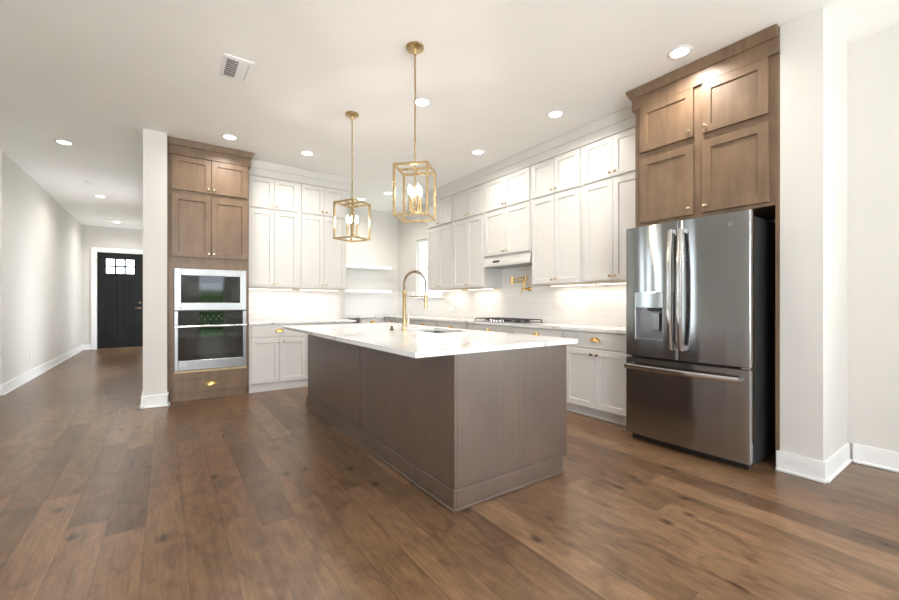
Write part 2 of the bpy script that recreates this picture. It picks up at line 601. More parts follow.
# the front door at the end of the hall
d1 = thing('door_1', 'black front door with six small panes at the end of the hall', 'door', (-0.94, 13.2, 0))
d1['kind'] = 'structure'
DX0, DX1, DZ = -0.455, 0.455, 2.42
m = MB()
wx0, wx1, wz0, wz1 = -0.29, 0.27, 1.90, 2.265
m.box(DX0, wx0, 0.04, 0.085, 0.012, DZ)
m.box(wx1, DX1, 0.04, 0.085, 0.012, DZ)
m.box(wx0, wx1, 0.04, 0.085, wz1, DZ)
m.box(wx0, wx1, 0.04, 0.085, 1.70, wz0)
m.box(wx0, wx1, 0.04, 0.085, 0.012, 0.27)
m.box(-0.06, 0.04, 0.04, 0.085, 0.27, 1.70)
for a, b_ in ((wx0, -0.06), (0.04, wx1)):
    m.box(a, b_, 0.055, 0.075, 0.27, 1.70)
    for k in range(1, 3):
        xx = a + (b_ - a) * k / 3
        m.box(xx - 0.004, xx + 0.004, 0.05, 0.06, 0.27, 1.70)
    for q in ((a, a + 0.02), (b_ - 0.02, b_)):
        m.box(q[0], q[1], 0.045, 0.06, 0.27, 1.70, 0.004)
    m.box(a, b_, 0.045, 0.06, 0.27, 0.295, 0.004)
m.done('leaf', 'doorwood', d1)
m = MB()
for k in (1, 2):
    xx = wx0 + (wx1 - wx0) * k / 3
    m.box(xx - 0.018, xx + 0.018, 0.045, 0.08, wz0, wz1, 0.003)
m.box(wx0, wx1, 0.045, 0.08, (wz0 + wz1) / 2 - 0.018, (wz0 + wz1) / 2 + 0.018, 0.003)
m.box(wx0 - 0.02, wx1 + 0.02, 0.025, 0.042, wz0 - 0.035, wz0 - 0.005, 0.004)
m.done('muntins', 'doorwood', d1)
MB().box(wx0, wx1, 0.060, 0.066, wz0, wz1).done('pane', 'glass', d1)
m = MB()
m.box(DX0 - 0.115, DX0 - 0.006, -0.02, 0.0, 0, DZ + 0.115, 0.003)
m.box(DX1 + 0.006, DX1 + 0.115, -0.02, 0.0, 0, DZ + 0.115, 0.003)
m.box(DX0 - 0.006, DX1 + 0.006, -0.02, 0.0, DZ + 0.006, DZ + 0.115, 0.003)
m.done('casing', 'trim', d1)
m = MB()
m.box(DX0 - 0.005, DX1 + 0.005, 0.0, 0.14, 0, 0.012)
m.done('threshold', 'bronze', d1)
m = MB()
m.lathe([(0.03, 0), (0.03, -0.012), (0.012, -0.016), (0.012, -0.05)], (0.385, 0.04, 1.02), 'y', 16)
m.box(0.29, 0.395, -0.022, -0.008, 1.01, 1.03, 0.004)
m.done('lever_handle', 'bronze', d1)
MB().lathe([(0.03, 0), (0.03, -0.012), (0.012, -0.018), (0.012, -0.03)], (0.385, 0.04, 1.16), 'y', 16).done('deadbolt', 'bronze', d1)
for z in (0.25, 0.95, 1.6, 2.2):
    MB().box(DX0 - 0.006, DX0 + 0.014, 0.015, 0.04, z - 0.05, z + 0.05, 0.003).done('hinge', 'bronze', d1)


def window(n, axis, at, a0, a1, z0, z1, label, sill=False, cols=2, rows=1, out=1):
    """frame and pane set into the wall; axis is the wall's thickness axis, at = room-side face, out = +1/-1 outward"""
    t = thing('window_%d' % n, label, 'window')
    t['kind'] = 'structure'
    def put(m, p0, p1, d0, d1, q0, q1, bev=0.002):
        lo, hi = sorted((at + d0 * out, at + d1 * out))
        if axis == 'x':
            m.box(lo, hi, p0, p1, q0, q1, bev)
        else:
            m.box(p0, p1, lo, hi, q0, q1, bev)
    f = 0.045
    m = MB()
    put(m, a0, a0 + f, 0.05, 0.11, z0, z1)
    put(m, a1 - f, a1, 0.05, 0.11, z0, z1)
    put(m, a0 + f, a1 - f, 0.05, 0.11, z0, z0 + f)
    put(m, a0 + f, a1 - f, 0.05, 0.11, z1 - f, z1)
    for k in range(1, cols):
        xx = a0 + (a1 - a0) * k / cols
        put(m, xx - 0.02, xx + 0.02, 0.06, 0.10, z0 + f, z1 - f)
    for k in range(1, rows):
        zz = z0 + (z1 - z0) * k / rows
        put(m, a0 + f, a1 - f, 0.06, 0.10, zz - 0.02, zz + 0.02)
    m.done('window_frame', 'trim', t)
    m = MB()
    put(m, a0 + f, a1 - f, 0.078, 0.083, z0 + f, z1 - f, 0)
    m.done('pane', 'glass', t)
    if sill:
        m = MB()
        put(m, a0 - 0.06, a1 + 0.06, -0.035, 0.05, z0 - 0.025, z0 + 0.003, 0.004)
        m.done('window_sill', 'trim', t)
    return t


window(1, 'x', 4.08, 6.02, 6.94, 1.26, 2.40, 'white framed kitchen window beside the far range wall cabinets', True, 1, 2)
window(2, 'x', 4.09, -3.4, -0.6, 0.1, 2.4, 'large living room window on right wall behind the camera', False, 3)
window(3, 'x', -5.0, 5.40, 5.90, 0.1, 2.7, 'first narrow living room window on left wall', False, 1, 1, -1)
window(4, 'x', -5.0, 6.12, 6.50, 0.1, 2.7, 'second narrow living room window on left wall', False, 1, 1, -1)
window(7, 'x', -5.0, 6.62, 7.0, 0.1, 2.7, 'third narrow living room window on left wall', False, 1, 1, -1)
window(8, 'x', -0.205, 8.25, 9.25, 0.1, 2.5, 'hall window on right wall', False, 1, 1, 1)
window(9, 'x', -0.205, 12.1, 12.8, 0.1, 2.5, 'entry window on right hall wall', False, 1, 1, 1)
window(5, 'y', -4.5, -3.1, -0.3, 0.3, 2.5, 'wide living room window on back wall', False, 3, 1, -1)
window(10, 'y', -4.5, 2.2, 3.0, 0.3, 2.5, 'narrow living room window on back wall right of the patio door', False, 1, 1, -1)
window(6, 'y', -4.5, 0.87, 1.67, 0.0, 2.4, 'glazed patio door on back wall', False, 1, 1, -1)

# ------------------------------------------------------------------ cabinets
def knob(x, z, parent, mat='champagne', y=-0.024):
    return MB().lathe([(0.0085, 0.0), (0.006, -0.006), (0.006, -0.013), (0.0145, -0.02), (0.0155, -0.026), (0.012, -0.031), (0.004, -0.033)], (x, y, z), 'y', 16).done('knob', mat, parent)


def cup_pull(x, z, parent, y=-0.02, a=0.052, mat='gold'):
    m = MB()
    b_, c_ = 0.026, 0.034
    rings = []
    nu, nv = 16, 7
    for j in range(nv + 1):
        th = PI / 2 * j / nv
        rings.append([(x + a * math.cos(PI * i / nu), y - 0.003 - b_ * math.sin(PI * i / nu) * math.sin(th), z - 0.012 + c_ * math.sin(PI * i / nu) * math.cos(th)) for i in range(nu + 1)])
    m.rings(rings, closed=False, caps=False)
    bmesh.ops.remove_doubles(m.bm, verts=m.bm.verts[:], dist=1e-5)
    bmesh.ops.solidify(m.bm, geom=m.bm.faces[:], thickness=0.0025)
    # flange against the drawer
    pl = [(x + (a + 0.008) * math.cos(PI * i / 16), z - 0.012 + (c_ + 0.007) * math.sin(PI * i / 16)) for i in range(17)]
    m.prism(pl, 'y', y - 0.004, y)
    return m.done('cup_pull', mat, parent)


def base_cabinet(label, loc, rz, w_, doors=2, drawers=1, h=0.87, d=0.59, toe=0.06, mat='white', group='white base cabinets', knob_mat='champagne', name='base_cabinet'):
    t = thing(name, label, 'cabinet', loc, rz, group)
    m = MB()
    m.box(0, w_, 0.0, d, 0.10, h)
    m.done('carcass', mat, t, smooth=False)
    m = MB()
    m.box(0, w_, toe, toe + 0.016, 0, 0.10)
    m.box(0, w_, toe - 0.012, toe, 0, 0.018, 0.004)
    m.done('toe_kick', mat, t)
    g = 0.022
    dw = (w_ - 2 * g) / max(1, drawers)
    for k in range(drawers):
        x0, x1 = g + k * dw, g + (k + 1) * dw
        dr = MB().slab(x0, x1 - (0.004 if k < drawers - 1 else 0), 0.708, 0.858).done('drawer', mat, t)
        cup_pull((x0 + x1) / 2, 0.785, dr)
    cw = (w_ - 2 * g) / doors
    for k in range(doors):
        x0, x1 = g + k * cw + (0.002 if k else 0), g + (k + 1) * cw - (0.002 if k < doors - 1 else 0)
        dd = MB().shaker(x0, x1, 0.112, 0.69).done('door', mat, t)
        kx = x1 - 0.03 if (k == 0) else x0 + 0.03
        knob(kx, 0.645, dd, knob_mat)
    return t


def wall_cabinet(name, label, loc, rz, w_, z0, z1, d=0.345, mat='white', group=None, g=0.024, bottom=True, rail=0.056):
    """local z is height above the floor"""
    t = thing(name, label, 'cabinet', loc, rz, group)
    m = MB()
    m.box(0, w_, 0.0, d, z0, z1)
    m.done('carcass', mat, t, smooth=False)
    cw = (w_ - 2 * g) / 2
    for k in range(2):
        x0, x1 = g + k * cw + (0.002 if k else 0), g + (k + 1) * cw - (0.002 if k == 0 else 0)
        dd = MB().shaker(x0, x1, z0 + 0.012, z1 - 0.012, rail=rail).done('door', mat, t)
        kx = x1 - 0.028 if k == 0 else x0 + 0.028
        knob(kx, z0 + 0.055, dd)
    if bottom:
        MB().box(0.02, w_ - 0.02, 0.02, d - 0.01, z0 - 0.003, z0 + 0.001).done('underside', 'maple', t)
    return t


R_ = -PI / 2      # cabinets on the range wall face the camera's left
ZB, ZS, ZT = 1.375, 2.428, 2.865

# --- brown oven tower
OX, OY, OW = 0.014, 5.66, 0.848
ot = thing('oven_cabinet', 'tall brown wooden oven tower beside the white column', 'cabinet', (OX, OY, 0))
m = MB()
m.box(0, 0.02, 0.0, 0.62, 0.0, 2.90)
m.box(OW - 0.02, OW, 0.0, 0.62, 0.0, 2.90)
m.box(0.02, OW - 0.02, 0.60, 0.62, 0.0, 2.90)
m.box(0.02, OW - 0.02, 0.0, 0.60, 0.085, 0.330)
m.box(0.02, OW - 0.02, 0.02, 0.60, 1.057, 1.067)
m.box(0.02, OW - 0.02, 0.0, 0.60, 1.560, 2.90)
m.done('carcass', 'brown', ot, smooth=False)
for (a, b_, z0, z1) in ((0.02, 0.062, 0.330, 1.560), (OW - 0.032, OW - 0.02, 0.330, 1.560)):
    MB().box(a, b_, 0.0, 0.02, z0, z1).done('stile', 'brown', ot, smooth=False)
m = MB()
m.box(0.0, OW, 0.0, 0.012, 0.0, 0.085)
m.box(0.0, OW, -0.012, 0.0, 0.0, 0.018, 0.004)
m.done('toe_kick', 'brown', ot)
for (x0, x1, kx) in ((0.042, 0.435, 0.408), (0.439, 0.832, 0.466)):
    for z0, z1 in ((2.474, 2.872), (1.695, 2.424)):
        dd = MB().shaker(x0, x1, z0, z1, rail=0.062).done('door', 'brown', ot)
        knob(kx, z0 + 0.05, dd)
dr = MB().slab(0.055, 0.825, 0.10, 0.243).done('drawer', 'brown', ot)
cup_pull(0.435, 0.178, dr)


def crown(name, mat, parent, run, z0, zm, z1, p0, p1, p2, l_ret=0.0, r_ret=0.0):
    """frieze and crown along local x from run[0] to run[1], front face at y=0, mitred returns going back by l_ret / r_ret"""
    prof = [(0.0, z0), (-p0, z0), (-p0, zm), (-p1, zm + 0.004), (-p2, z1 - 0.012), (-p2, z1), (0.0, z1)]
    rings = []
    x0, x1 = run
    if l_ret:
        rings.append([(x0 + y, l_ret, z) for y, z in prof])
        rings.append([(x0 + y, y, z) for y, z in prof])
    else:
        rings.append([(x0, y, z) for y, z in prof])
    if r_ret:
        rings.append([(x1 - y, y, z) for y, z in prof])
        rings.append([(x1 - y, r_ret, z) for y, z in prof])
    else:
        rings.append([(x1, y, z) for y, z in prof])
    return MB().rings(rings).done(name, mat, parent, smooth=False)


crown('crown_moulding', 'brown', ot, (0, OW), 2.878, 2.985, CEIL - 0.002, 0.022, 0.034, 0.058, 0, 0.25)

# --- white cabinets right of the oven tower
UY = 5.93
for (x0, x1, nm) in ((0.876, 1.556, 'nearest the oven tower'), (1.556, 2.25, 'at the free end by the shelves')):
    wall_cabinet('wall_cabinet', 'tall white two-door upper cabinet on oven wall, %s' % nm, (x0, UY, 0), 0, x1 - x0, ZB - 0.015, ZS, 0.365, group='white upper cabinets on the oven wall')
    wall_cabinet('top_cabinet', 'small white top cabinet on oven wall, %s' % nm, (x0, UY, 0), 0, x1 - x0, ZS + 0.001, ZT, 0.365, group='white top cabinets on the oven wall', bottom=False)
t1 = struct(crown('trim_1', 'white', None, (0.876, 2.25), ZT, 2.962, CEIL - 0.002, 0.022, 0.032, 0.062, 0, 0.36))
t1.location = (0, UY, 0)
base_cabinet('white base cabinet with drawer beside the oven tower', (0.866, 5.66, 0), 0, 0.725, toe=0.012, d=0.63)
base_cabinet('white base cabinet mostly hidden behind the island, oven wall', (1.594, 5.66, 0), 0, 0.65, toe=0.012, d=0.63)

# --- range wall: base cabinets (from the fridge to the corner)
FX = 3.465
divs = [2.022, 2.785, 3.56, 4.465, 5.236, 6.076, 6.56, 7.08]
labs = ['white base cabinet with brass drawer pull beside the fridge',
        'white base cabinet second from fridge, right of the cooktop',
        'white base cabinet directly under the gas cooktop',
        'white base cabinet left of the cooktop, behind the island faucet side',
        'white base cabinet below the farthest white uppers, range wall',
        'narrow white base cabinet below the kitchen window',
        'narrow white base cabinet in the far corner of range wall']
for (a, b_), l in zip(zip(divs[:-1], divs[1:]), labs):
    base_cabinet(l, (FX, b_, 0), R_, b_ - a - 0.001, doors=2 if b_ - a > 0.6 else 1, group='white base cabinets on the range wall')
base_cabinet('white base cabinet under the floating shelves, back wall', (2.95, 7.085, 0), 0, 0.51, doors=1, group='white base cabinets')

# --- range wall: uppers
UX = 3.73
ud = [(2.001, 2.757, 'behind the fridge cabinet end'), (2.757, 3.507, 'just right of the range hood'), (4.424, 5.18, 'just left of the range hood'), (5.18, 5.945, 'beside the kitchen window')]
for a, b_, l in ud:
    wall_cabinet('wall_cabinet', 'tall white two-door upper cabinet on range wall, %s' % l, (UX, b_, 0), R_, b_ - a - 0.001, ZB, ZS, group='white upper cabinets on the range wall')
    wall_cabinet('top_cabinet', 'small white top cabinet on range wall, %s' % l, (UX, b_, 0), R_, b_ - a - 0.001, ZS + 0.001, ZT, group='white top cabinets on the range wall', bottom=False)
wall_cabinet('wall_cabinet', 'shorter white upper cabinet directly above the range hood', (UX, 4.423, 0), R_, 0.915, 1.80, ZS, group='white upper cabinets on the range wall', bottom=False)
wall_cabinet('top_cabinet', 'small white top cabinet two doors above the range hood', (UX, 4.423, 0), R_, 0.915, ZS + 0.001, ZT, group='white top cabinets on the range wall', bottom=False)
t2 = struct(crown('trim_2', 'white', None, (0, 5.945 - 2.001), ZT, 2.962, CEIL - 0.002, 0.022, 0.032, 0.062, 0.34, 0))
t2.location = (UX, 5.945, 0)
t2.rotation_euler = (0, 0, R_)

# --- fridge surround
FW = 1.042
fc = thing('fridge_cabinet', 'brown wooden cabinet surround with four doors over the fridge', 'cabinet', (3.46, 1.998, 0), R_)
m = MB()
m.box(0, 0.022, 0.0, 0.61, 0, 2.90)
m.done('side_panel', 'brown', fc, smooth=False)
m = MB()
m.box(FW - 0.022, FW, 0.0, 0.61, 0, 2.90)
m.done('side_panel', 'brown', fc, smooth=False)
m = MB()
m.box(0.022, FW - 0.022, 0.0, 0.61, 1.835, 2.90)
m.done('carcass', 'brown', fc, smooth=False)
for x0, x1, kx in ((0.053, 0.495, 0.468), (0.56, 0.985, 0.588)):
    for z0, z1 in ((2.482, 2.876), (1.862, 2.424)):
        dd = MB().shaker(x0, x1, z0, z1, rail=0.062).done('door', 'brown', fc)
        knob(kx, z0 + 0.05, dd)
crown('crown_moulding', 'brown', fc, (0, FW), 2.878, 2.982, CEIL - 0.002, 0.022, 0.034, 0.06, 0.25, 0)

# ------------------------------------------------------------------ worktops and backsplashes
m = MB()
m.box(0.864, 2.29, 5.63, 6.298, 0.871, 0.90, 0.002)
tag(m.done('countertop', 'quartz'), 'white quartz worktop on the oven wall beside the oven tower', 'countertop')
m = MB()
lp = [(2.46, 7.055), (3.43, 7.055), (3.43, 2.022), (4.078, 2.022), (4.078, 7.698), (2.46, 7.698)]
m.prism(lp, 'z', 0.871, 0.90)
tag(m.done('countertop', 'quartz', smooth=False), 'long L-shaped white quartz worktop along range wall holding the cooktop', 'countertop')

m = MB()
m.box(0.864, 2.285, 6.29, 6.299, 0.901, ZB + 0.02)
tag(m.done('backsplash', 'tile_x', smooth=False), 'white subway tile backsplash on oven wall beside the tower', 'backsplash')
m = MB()
bx = 4.07
m.box(bx, 4.079, 2.02, 3.507, 0.901, ZB + 0.02)
m.box(bx, 4.079, 3.507, 4.424, 0.901, 1.82)
m.box(bx, 4.079, 4.424, 5.945, 0.901, ZB + 0.02)
m.box(bx, 4.079, 5.945, 5.96, 0.901, 1.385)
m.box(bx, 4.079, 5.96, 7.0, 0.901, 1.232)
m.box(bx, 4.079, 7.0, 7.69, 0.901, 1.385)
tag(m.done('backsplash', 'tile_y', smooth=False), 'white subway tile backsplash on range wall behind the cooktop', 'backsplash')
m = MB()
m.box(2.46, 4.068, 7.69, 7.699, 0.901, 1.385)
tag(m.done('backsplash', 'tile_x', smooth=False), 'white tile backsplash under the floating shelves, far back wall', 'backsplash')

for z, l in ((1.835, 'upper'), (1.355, 'lower')):
    m = MB()
    m.box(2.62, 3.80, 7.45, 7.69 if z < 1.4 else 7.70, z, z + 0.055, 0.003)
    tag(m.done('floating_shelf', 'trim'), 'white floating shelf in the far corner, %s of the two' % l, 'shelf', 'floating shelves')

# ------------------------------------------------------------------ island
ix0, ix1, iy0, iy1 = 1.31, 2.27, 1.81, 4.63
it = thing('kitchen_island', 'dark brown kitchen island with grey-brown end under white quartz top', 'island', ((ix0 + ix1) / 2, (iy0 + iy1) / 2, 0))
hx, hy = (ix1 - ix0) / 2, (iy1 - iy0) / 2
m = MB()   # hollow body so that the sink bowl has room
m.box(-hx + 0.02, hx - 0.02, -hy + 0.02, -hy + 0.04, 0.10, 0.865)
m.box(-hx + 0.02, hx - 0.02, hy - 0.04, hy - 0.02, 0.10, 0.865)
m.box(-hx + 0.02, -hx + 0.04, -hy + 0.04, hy - 0.04, 0.10, 0.865)
m.box(hx - 0.04, hx - 0.02, -hy + 0.04, hy - 0.04, 0.10, 0.865)
m.box(-hx + 0.04, hx - 0.04, -hy + 0.04, hy - 0.04, 0.10, 0.12)
m.done('carcass', 'island', it, smooth=False)
jy = 3.14 - (iy0 + iy1) / 2
m = MB()
m.box(-hx, -hx + 0.02, -hy + 0.0, jy - 0.004, 0.0, 0.87, 0.0015)
m.done('back_panel', 'island', it)
m = MB()
m.box(-hx, -hx + 0.02, jy + 0.004, hy, 0.0, 0.87, 0.0015)
m.done('back_panel', 'island', it)
for y0, y1 in ((-hy, -hy + 0.02), (hy - 0.02, hy)):
    m = MB()
    m.box(-hx + 0.021, hx, y0, y1, 0.10, 0.87, 0.0015)
    m.box(-hx + 0.021, hx - 0.06, y0, y1, 0.0, 0.10)
    m.done('end_panel', 'island', it)
m = MB()
q = 0.014
# base moulding: boards with a bevelled top and a quarter-round shoe
def bboard(x0, x1, y0, y1):
    m.box(x0, x1, y0, y1, 0, 0.115, 0.004)
def shoe(x0, x1, y0, y1):
    m.box(x0, x1, y0, y1, 0, 0.02, 0.005)
bboard(-hx - q, -hx, -hy - q, hy + q)
bboard(-hx, hx - 0.055, -hy - q, -hy)
bboard(-hx, hx - 0.055, hy, hy + q)
shoe(-hx - q - 0.013, -hx - q, -hy - q - 0.013, hy + q + 0.013)
shoe(-hx - q, hx - 0.055, -hy - q - 0.013, -hy - q)
shoe(-hx - q, hx - 0.055, hy + q, hy + q + 0.013)
m.done('base_moulding', 'island', it)
MB().box(hx - 0.076, hx - 0.06, -hy + 0.02, hy - 0.02, 0, 0.10).done('toe_kick', 'island', it)
n = 4
for k in range(n):   # doors on the working side
    a = -hy + 0.03 + (2 * hy - 0.06) * k / n
    b_ = -hy + 0.03 + (2 * hy - 0.06) * (k + 1) / n - 0.006
    o = MB().shaker(a, b_, 0.12, 0.85).done('door', 'island', it)
    o.rotation_euler = (0, 0, PI / 2)
    o.location = (hx - 0.02, 0, 0)
    kb = knob(b_ - 0.03 if k % 2 == 0 else a + 0.03, 0.80, o)

# island worktop with a sink cut-out
cx0, cx1, cy0, cy1 = 1.045, 2.36, 1.785, 4.70
sx0, sx1, sy0, sy1 = 1.86, 2.235, 2.82, 3.44
m = MB()
o4 = [(cx0, cy0), (cx1, cy0), (cx1, cy1), (cx0, cy1)]
i4 = [(sx0, sy0), (sx1, sy0), (sx1, sy1), (sx0, sy1)]
e = 0.003
def ins(p, d, k):
    return [(x + d * (1 if i in (0, 3) else -1) * k, y + d * (1 if i in (0, 1) else -1) * k) for i, (x, y) in enumerate(p)]
def R3(p, z):
    return [(x, y, z) for x, y in p]
z0, z1 = 0.871, 0.901
m.rings([R3(i4, z0), R3(o4, z0), R3(o4, z1 - e), R3(ins(o4, e, 1), z1), R3(ins(i4, e, -1), z1), R3(i4, z1 - e), R3(i4, z0)], True, False)
bmesh.ops.remove_doubles(m.bm, verts=m.bm.verts[:], dist=1e-5)
tag(m.done('countertop', 'quartz', smooth=False), 'large white veined quartz worktop on the island', 'countertop')

sk = thing('sink', 'steel undermount sink in the island worktop', 'sink', ((sx0 + sx1) / 2, (sy0 + sy1) / 2, 0.66))
wx, wy = (sx1 - sx0) / 2 + 0.006, (sy1 - sy0) / 2 + 0.006
m = MB()
def rr(hx_, hy_, z, r=0.03, n=5):
    out = []
    for sx_, sy_, a0 in ((1, 1, 0), (-1, 1, 90), (-1, -1, 180), (1, -1, 270)):
        for k in range(n + 1):
            a = math.radians(a0 + 90 * k / n)
            out.append((sx_ * (hx_ - r) + r * math.cos(a), sy_ * (hy_ - r) + r * math.sin(a), z))
    return out
m.rings([rr(wx - 0.02, wy - 0.02, -0.003), rr(wx + 0.004, wy + 0.004, 0.02), rr(wx + 0.004, wy + 0.004, 0.205), rr(wx + 0.02, wy + 0.02, 0.206), rr(wx + 0.02, wy + 0.02, 0.21), rr(wx, wy, 0.21), rr(wx - 0.002, wy - 0.002, 0.02), rr(wx - 0.025, wy - 0.025, 0.0)])
m.done('bowl', 'steel', sk)
MB().lathe([(0.045, 0.0), (0.045, 0.004), (0.02, 0.005), (0.018, 0.002)], (0, 0, 0.0), 'z', 20).done('drain', 'chrome', sk)

# faucet
fx, fy = 1.785, 3.25
fa = thing('faucet', 'tall brass spring-neck faucet beside the island sink', 'faucet', (fx, fy, 0.901))
MB().lathe([(0.030, 0), (0.030, 0.006), (0.022, 0.01), (0.0165, 0.014), (0.0165, 0.33), (0.019, 0.335), (0.019, 0.365), (0.013, 0.372)], (0, 0, 0), 'z', 24).done('body', 'brass', fa)
pts = []
Rr = 0.115
for k in range(41):
    a = PI - PI * k / 40
    pts.append((Rr + Rr * math.cos(a), 0, 0.425 + 0.12 * math.sin(a)))
path = [(0, 0, 0.36), (0, 0, 0.40)] + pts + [(2 * Rr, 0, 0.40), (2 * Rr, 0, 0.30)]
MB().tube(path, 0.008, 10).done('hose', 'bronze', fa)
# spring coil around the hose
P = [Vector(p) for p in [(0, 0, 0.372), (0, 0, 0.40)] + pts[:]]
L = [0]
for a, b_ in zip(P[:-1], P[1:]):
    L.append(L[-1] + (b_ - a).length)
coil = []
turns = 40
for k in range(turns * 10 + 1):
    s = L[-1] * k / (turns * 10)
    i = max(j for j in range(len(L)) if L[j] <= s + 1e-9)
    i = min(i, len(P) - 2)
    f = (s - L[i]) / (L[i + 1] - L[i])
    p = P[i].lerp(P[i + 1], f)
    tg = (P[i + 1] - P[i]).normalized()
    u = Vector((0, 1, 0))
    v = tg.cross(u)
    a = 2 * PI * k / 10
    coil.append(p + (u * math.cos(a) + v * math.sin(a)) * 0.0125)
MB().tube(coil, 0.0021, 5).done('spring', 'springmetal', fa)
MB().lathe([(0.009, 0.36), (0.012, 0.33), (0.0165, 0.30), (0.0165, 0.23), (0.020, 0.215), (0.020, 0.20), (0.012, 0.198)], (2 * Rr, 0, 0), 'z', 18).done('spray_head', 'brass', fa)
m = MB()
m.tube([(0, 0, 0.315), (2 * Rr - 0.02, 0, 0.315)], 0.0045, 8)
m.lathe([(0.019, 0.305), (0.021, 0.31), (0.021, 0.322), (0.019, 0.326)], (2 * Rr, 0, 0), 'z', 18)
m.done('support_arm', 'brass', fa)
m = MB()
m.tube([(0.0, 0.0, 0.06), (0.025, -0.02, 0.06)], 0.013, 12)
m.tube([(0.028, -0.022, 0.05), (0.030, -0.024, 0.15)], [0.0085, 0.006], 10)
m.done('lever_handle', 'brass', fa)

sb = thing('air_switch', 'small dark bronze button on the island worktop beside the faucet', 'button', (1.735, 3.40, 0.901))
MB().lathe([(0.024, 0.0), (0.025, 0.006), (0.015, 0.010), (0.013, 0.012)], (0, 0, 0), 'z', 20).done('flange', 'bronze', sb)
MB().lathe([(0.011, 0.010), (0.012, 0.028), (0.015, 0.032), (0.011, 0.038)], (0, 0, 0), 'z', 16).done('cap', 'bronze', sb)

# ------------------------------------------------------------------ microwave and wall oven (local x from the tower's left edge)
mw = thing('microwave', 'built-in stainless microwave with black glass in the brown tower', 'microwave', (OX, OY, 1.067))
X0, X1 = 0.065, 0.817
H = 0.491
m = MB()
gx0, gx1, gz0, gz1 = 0.131, 0.746, 0.088, 0.412
m.box(X0, gx0, -0.022, 0.0, 0.0, H, 0.003)
m.box(gx1, X1, -0.022, 0.0, 0.0, H, 0.003)
m.box(gx0, gx1, -0.022, 0.0, 0.0, gz0, 0.003)
m.box(gx0, gx1, -0.022, 0.0, gz1, H, 0.003)
m.done('trim_frame', 'steel', mw)
MB().box(0.075, 0.80, 0.0, 0.45, 0.003, H - 0.003).done('case', 'dark', mw, smooth=False)
m = MB()
m.box(gx0, gx1 - 0.115, -0.014, -0.001, gz0, gz1, 0.001)
md = m.done('door', 'glassblack', mw)
MB().box(gx0 + 0.07, gx1 - 0.20, -0.0146, -0.0138, gz0 + 0.085, gz1 - 0.085).done('window', 'innerglass', md, smooth=False)
m = MB()
m.box(gx1 - 0.112, gx1, -0.014, -0.001, gz0, gz1, 0.001)
cp = m.done('control_panel', 'glassblack', mw)
m = MB()
for r_ in range(6):
    for c_ in range(3):
        m.box(gx1 - 0.088 + c_ * 0.026, gx1 - 0.088 + c_ * 0.026 + 0.014, -0.0146, -0.0138, gz0 + 0.035 + r_ * 0.030, gz0 + 0.035 + r_ * 0.030 + 0.010)
m.done('keypad', 'mark', cp, smooth=False)
MB().lathe([(0.011, 0), (0.011, -0.002), (0.009, -0.0025)], (0.098, -0.022, 0.034), 'y', 18).done('badge', 'trim', mw)

ov = thing('wall_oven', 'built-in stainless wall oven with black glass below the microwave', 'oven', (OX, OY, 0.331))
H = 0.724
for a, b_ in ((X0, 0.102), (0.778, X1)):
    MB().box(a, b_, -0.022, 0.0, 0.56, H, 0.002).done('side_trim', 'steel', ov)
cpo = MB().box(0.102, 0.778, -0.02, -0.001, 0.565, H, 0.002).done('control_panel', 'glassblack', ov)
m = MB()
for k in range(9):
    m.box(0.30 + 0.03 * k, 0.314 + 0.03 * k, -0.0206, -0.0198, 0.625 + 0.03 * (k % 2), 0.637 + 0.03 * (k % 2))
m.done('keypad', 'mark', cpo, smooth=False)
MB().box(0.075, 0.80, 0.0, 0.56, 0.003, H - 0.003).done('case', 'dark', ov, smooth=False)
m = MB()
gz0, gz1 = 0.146, 0.535
m.box(X0, 0.102, -0.034, -0.001, 0.03, 0.555, 0.003)
m.box(0.778, X1, -0.034, -0.001, 0.03, 0.555, 0.003)
m.box(0.102, 0.778, -0.034, -0.001, 0.03, gz0, 0.003)
m.box(0.102, 0.778, -0.034, -0.001, gz1, 0.555, 0.003)
od = m.done('door', 'steel', ov)
MB().box(0.102, 0.778, -0.031, -0.004, gz0, gz1).done('door_glass', 'glassblack', od, smooth=False)
MB().box(0.17, 0.71, -0.0316, -0.0305, gz0 + 0.06, gz1 - 0.08).done('inner_window', 'innerglass', od, smooth=False)
m = MB()
m.box(X0 + 0.0, X1 - 0.0, -0.088, -0.066, 0.535, 0.560, 0.007, 3)
m.box(X0 + 0.015, X0 + 0.04, -0.07, -0.03, 0.537, 0.557, 0.003)
m.box(X1 - 0.04, X1 - 0.015, -0.07, -0.03, 0.537, 0.557, 0.003)
m.done('handle', 'chrome', od)
MB().lathe([(0.016, 0), (0.016, -0.002), (0.012, -0.003), (0.012, -0.0022), (0.003, -0.002)], (0.44, -0.034, 0.086), 'y', 24).done('badge', 'badge', od)
m = MB()
m.box(X0 - 0.004, X1 + 0.004, -0.012, -0.001, 0.0, 0.024, 0.002)
m.done('vent_trim', 'maple', ov)

# ------------------------------------------------------------------ fridge
fr = thing('refrigerator', 'stainless french-door refrigerator with dispenser and bottom freezer drawer', 'refrigerator', (3.22, 1.95, 0), R_)
W_ = 0.903
MB().box(0.008, W_ - 0.008, 0.085, 0.80, 0.035, 1.755, 0.004).done('case', 'dark', fr)
MB().box(0.03, W_ - 0.03, 0.06, 0.12, 0.004, 0.075, 0.003).done('base_grille', 'black', fr)


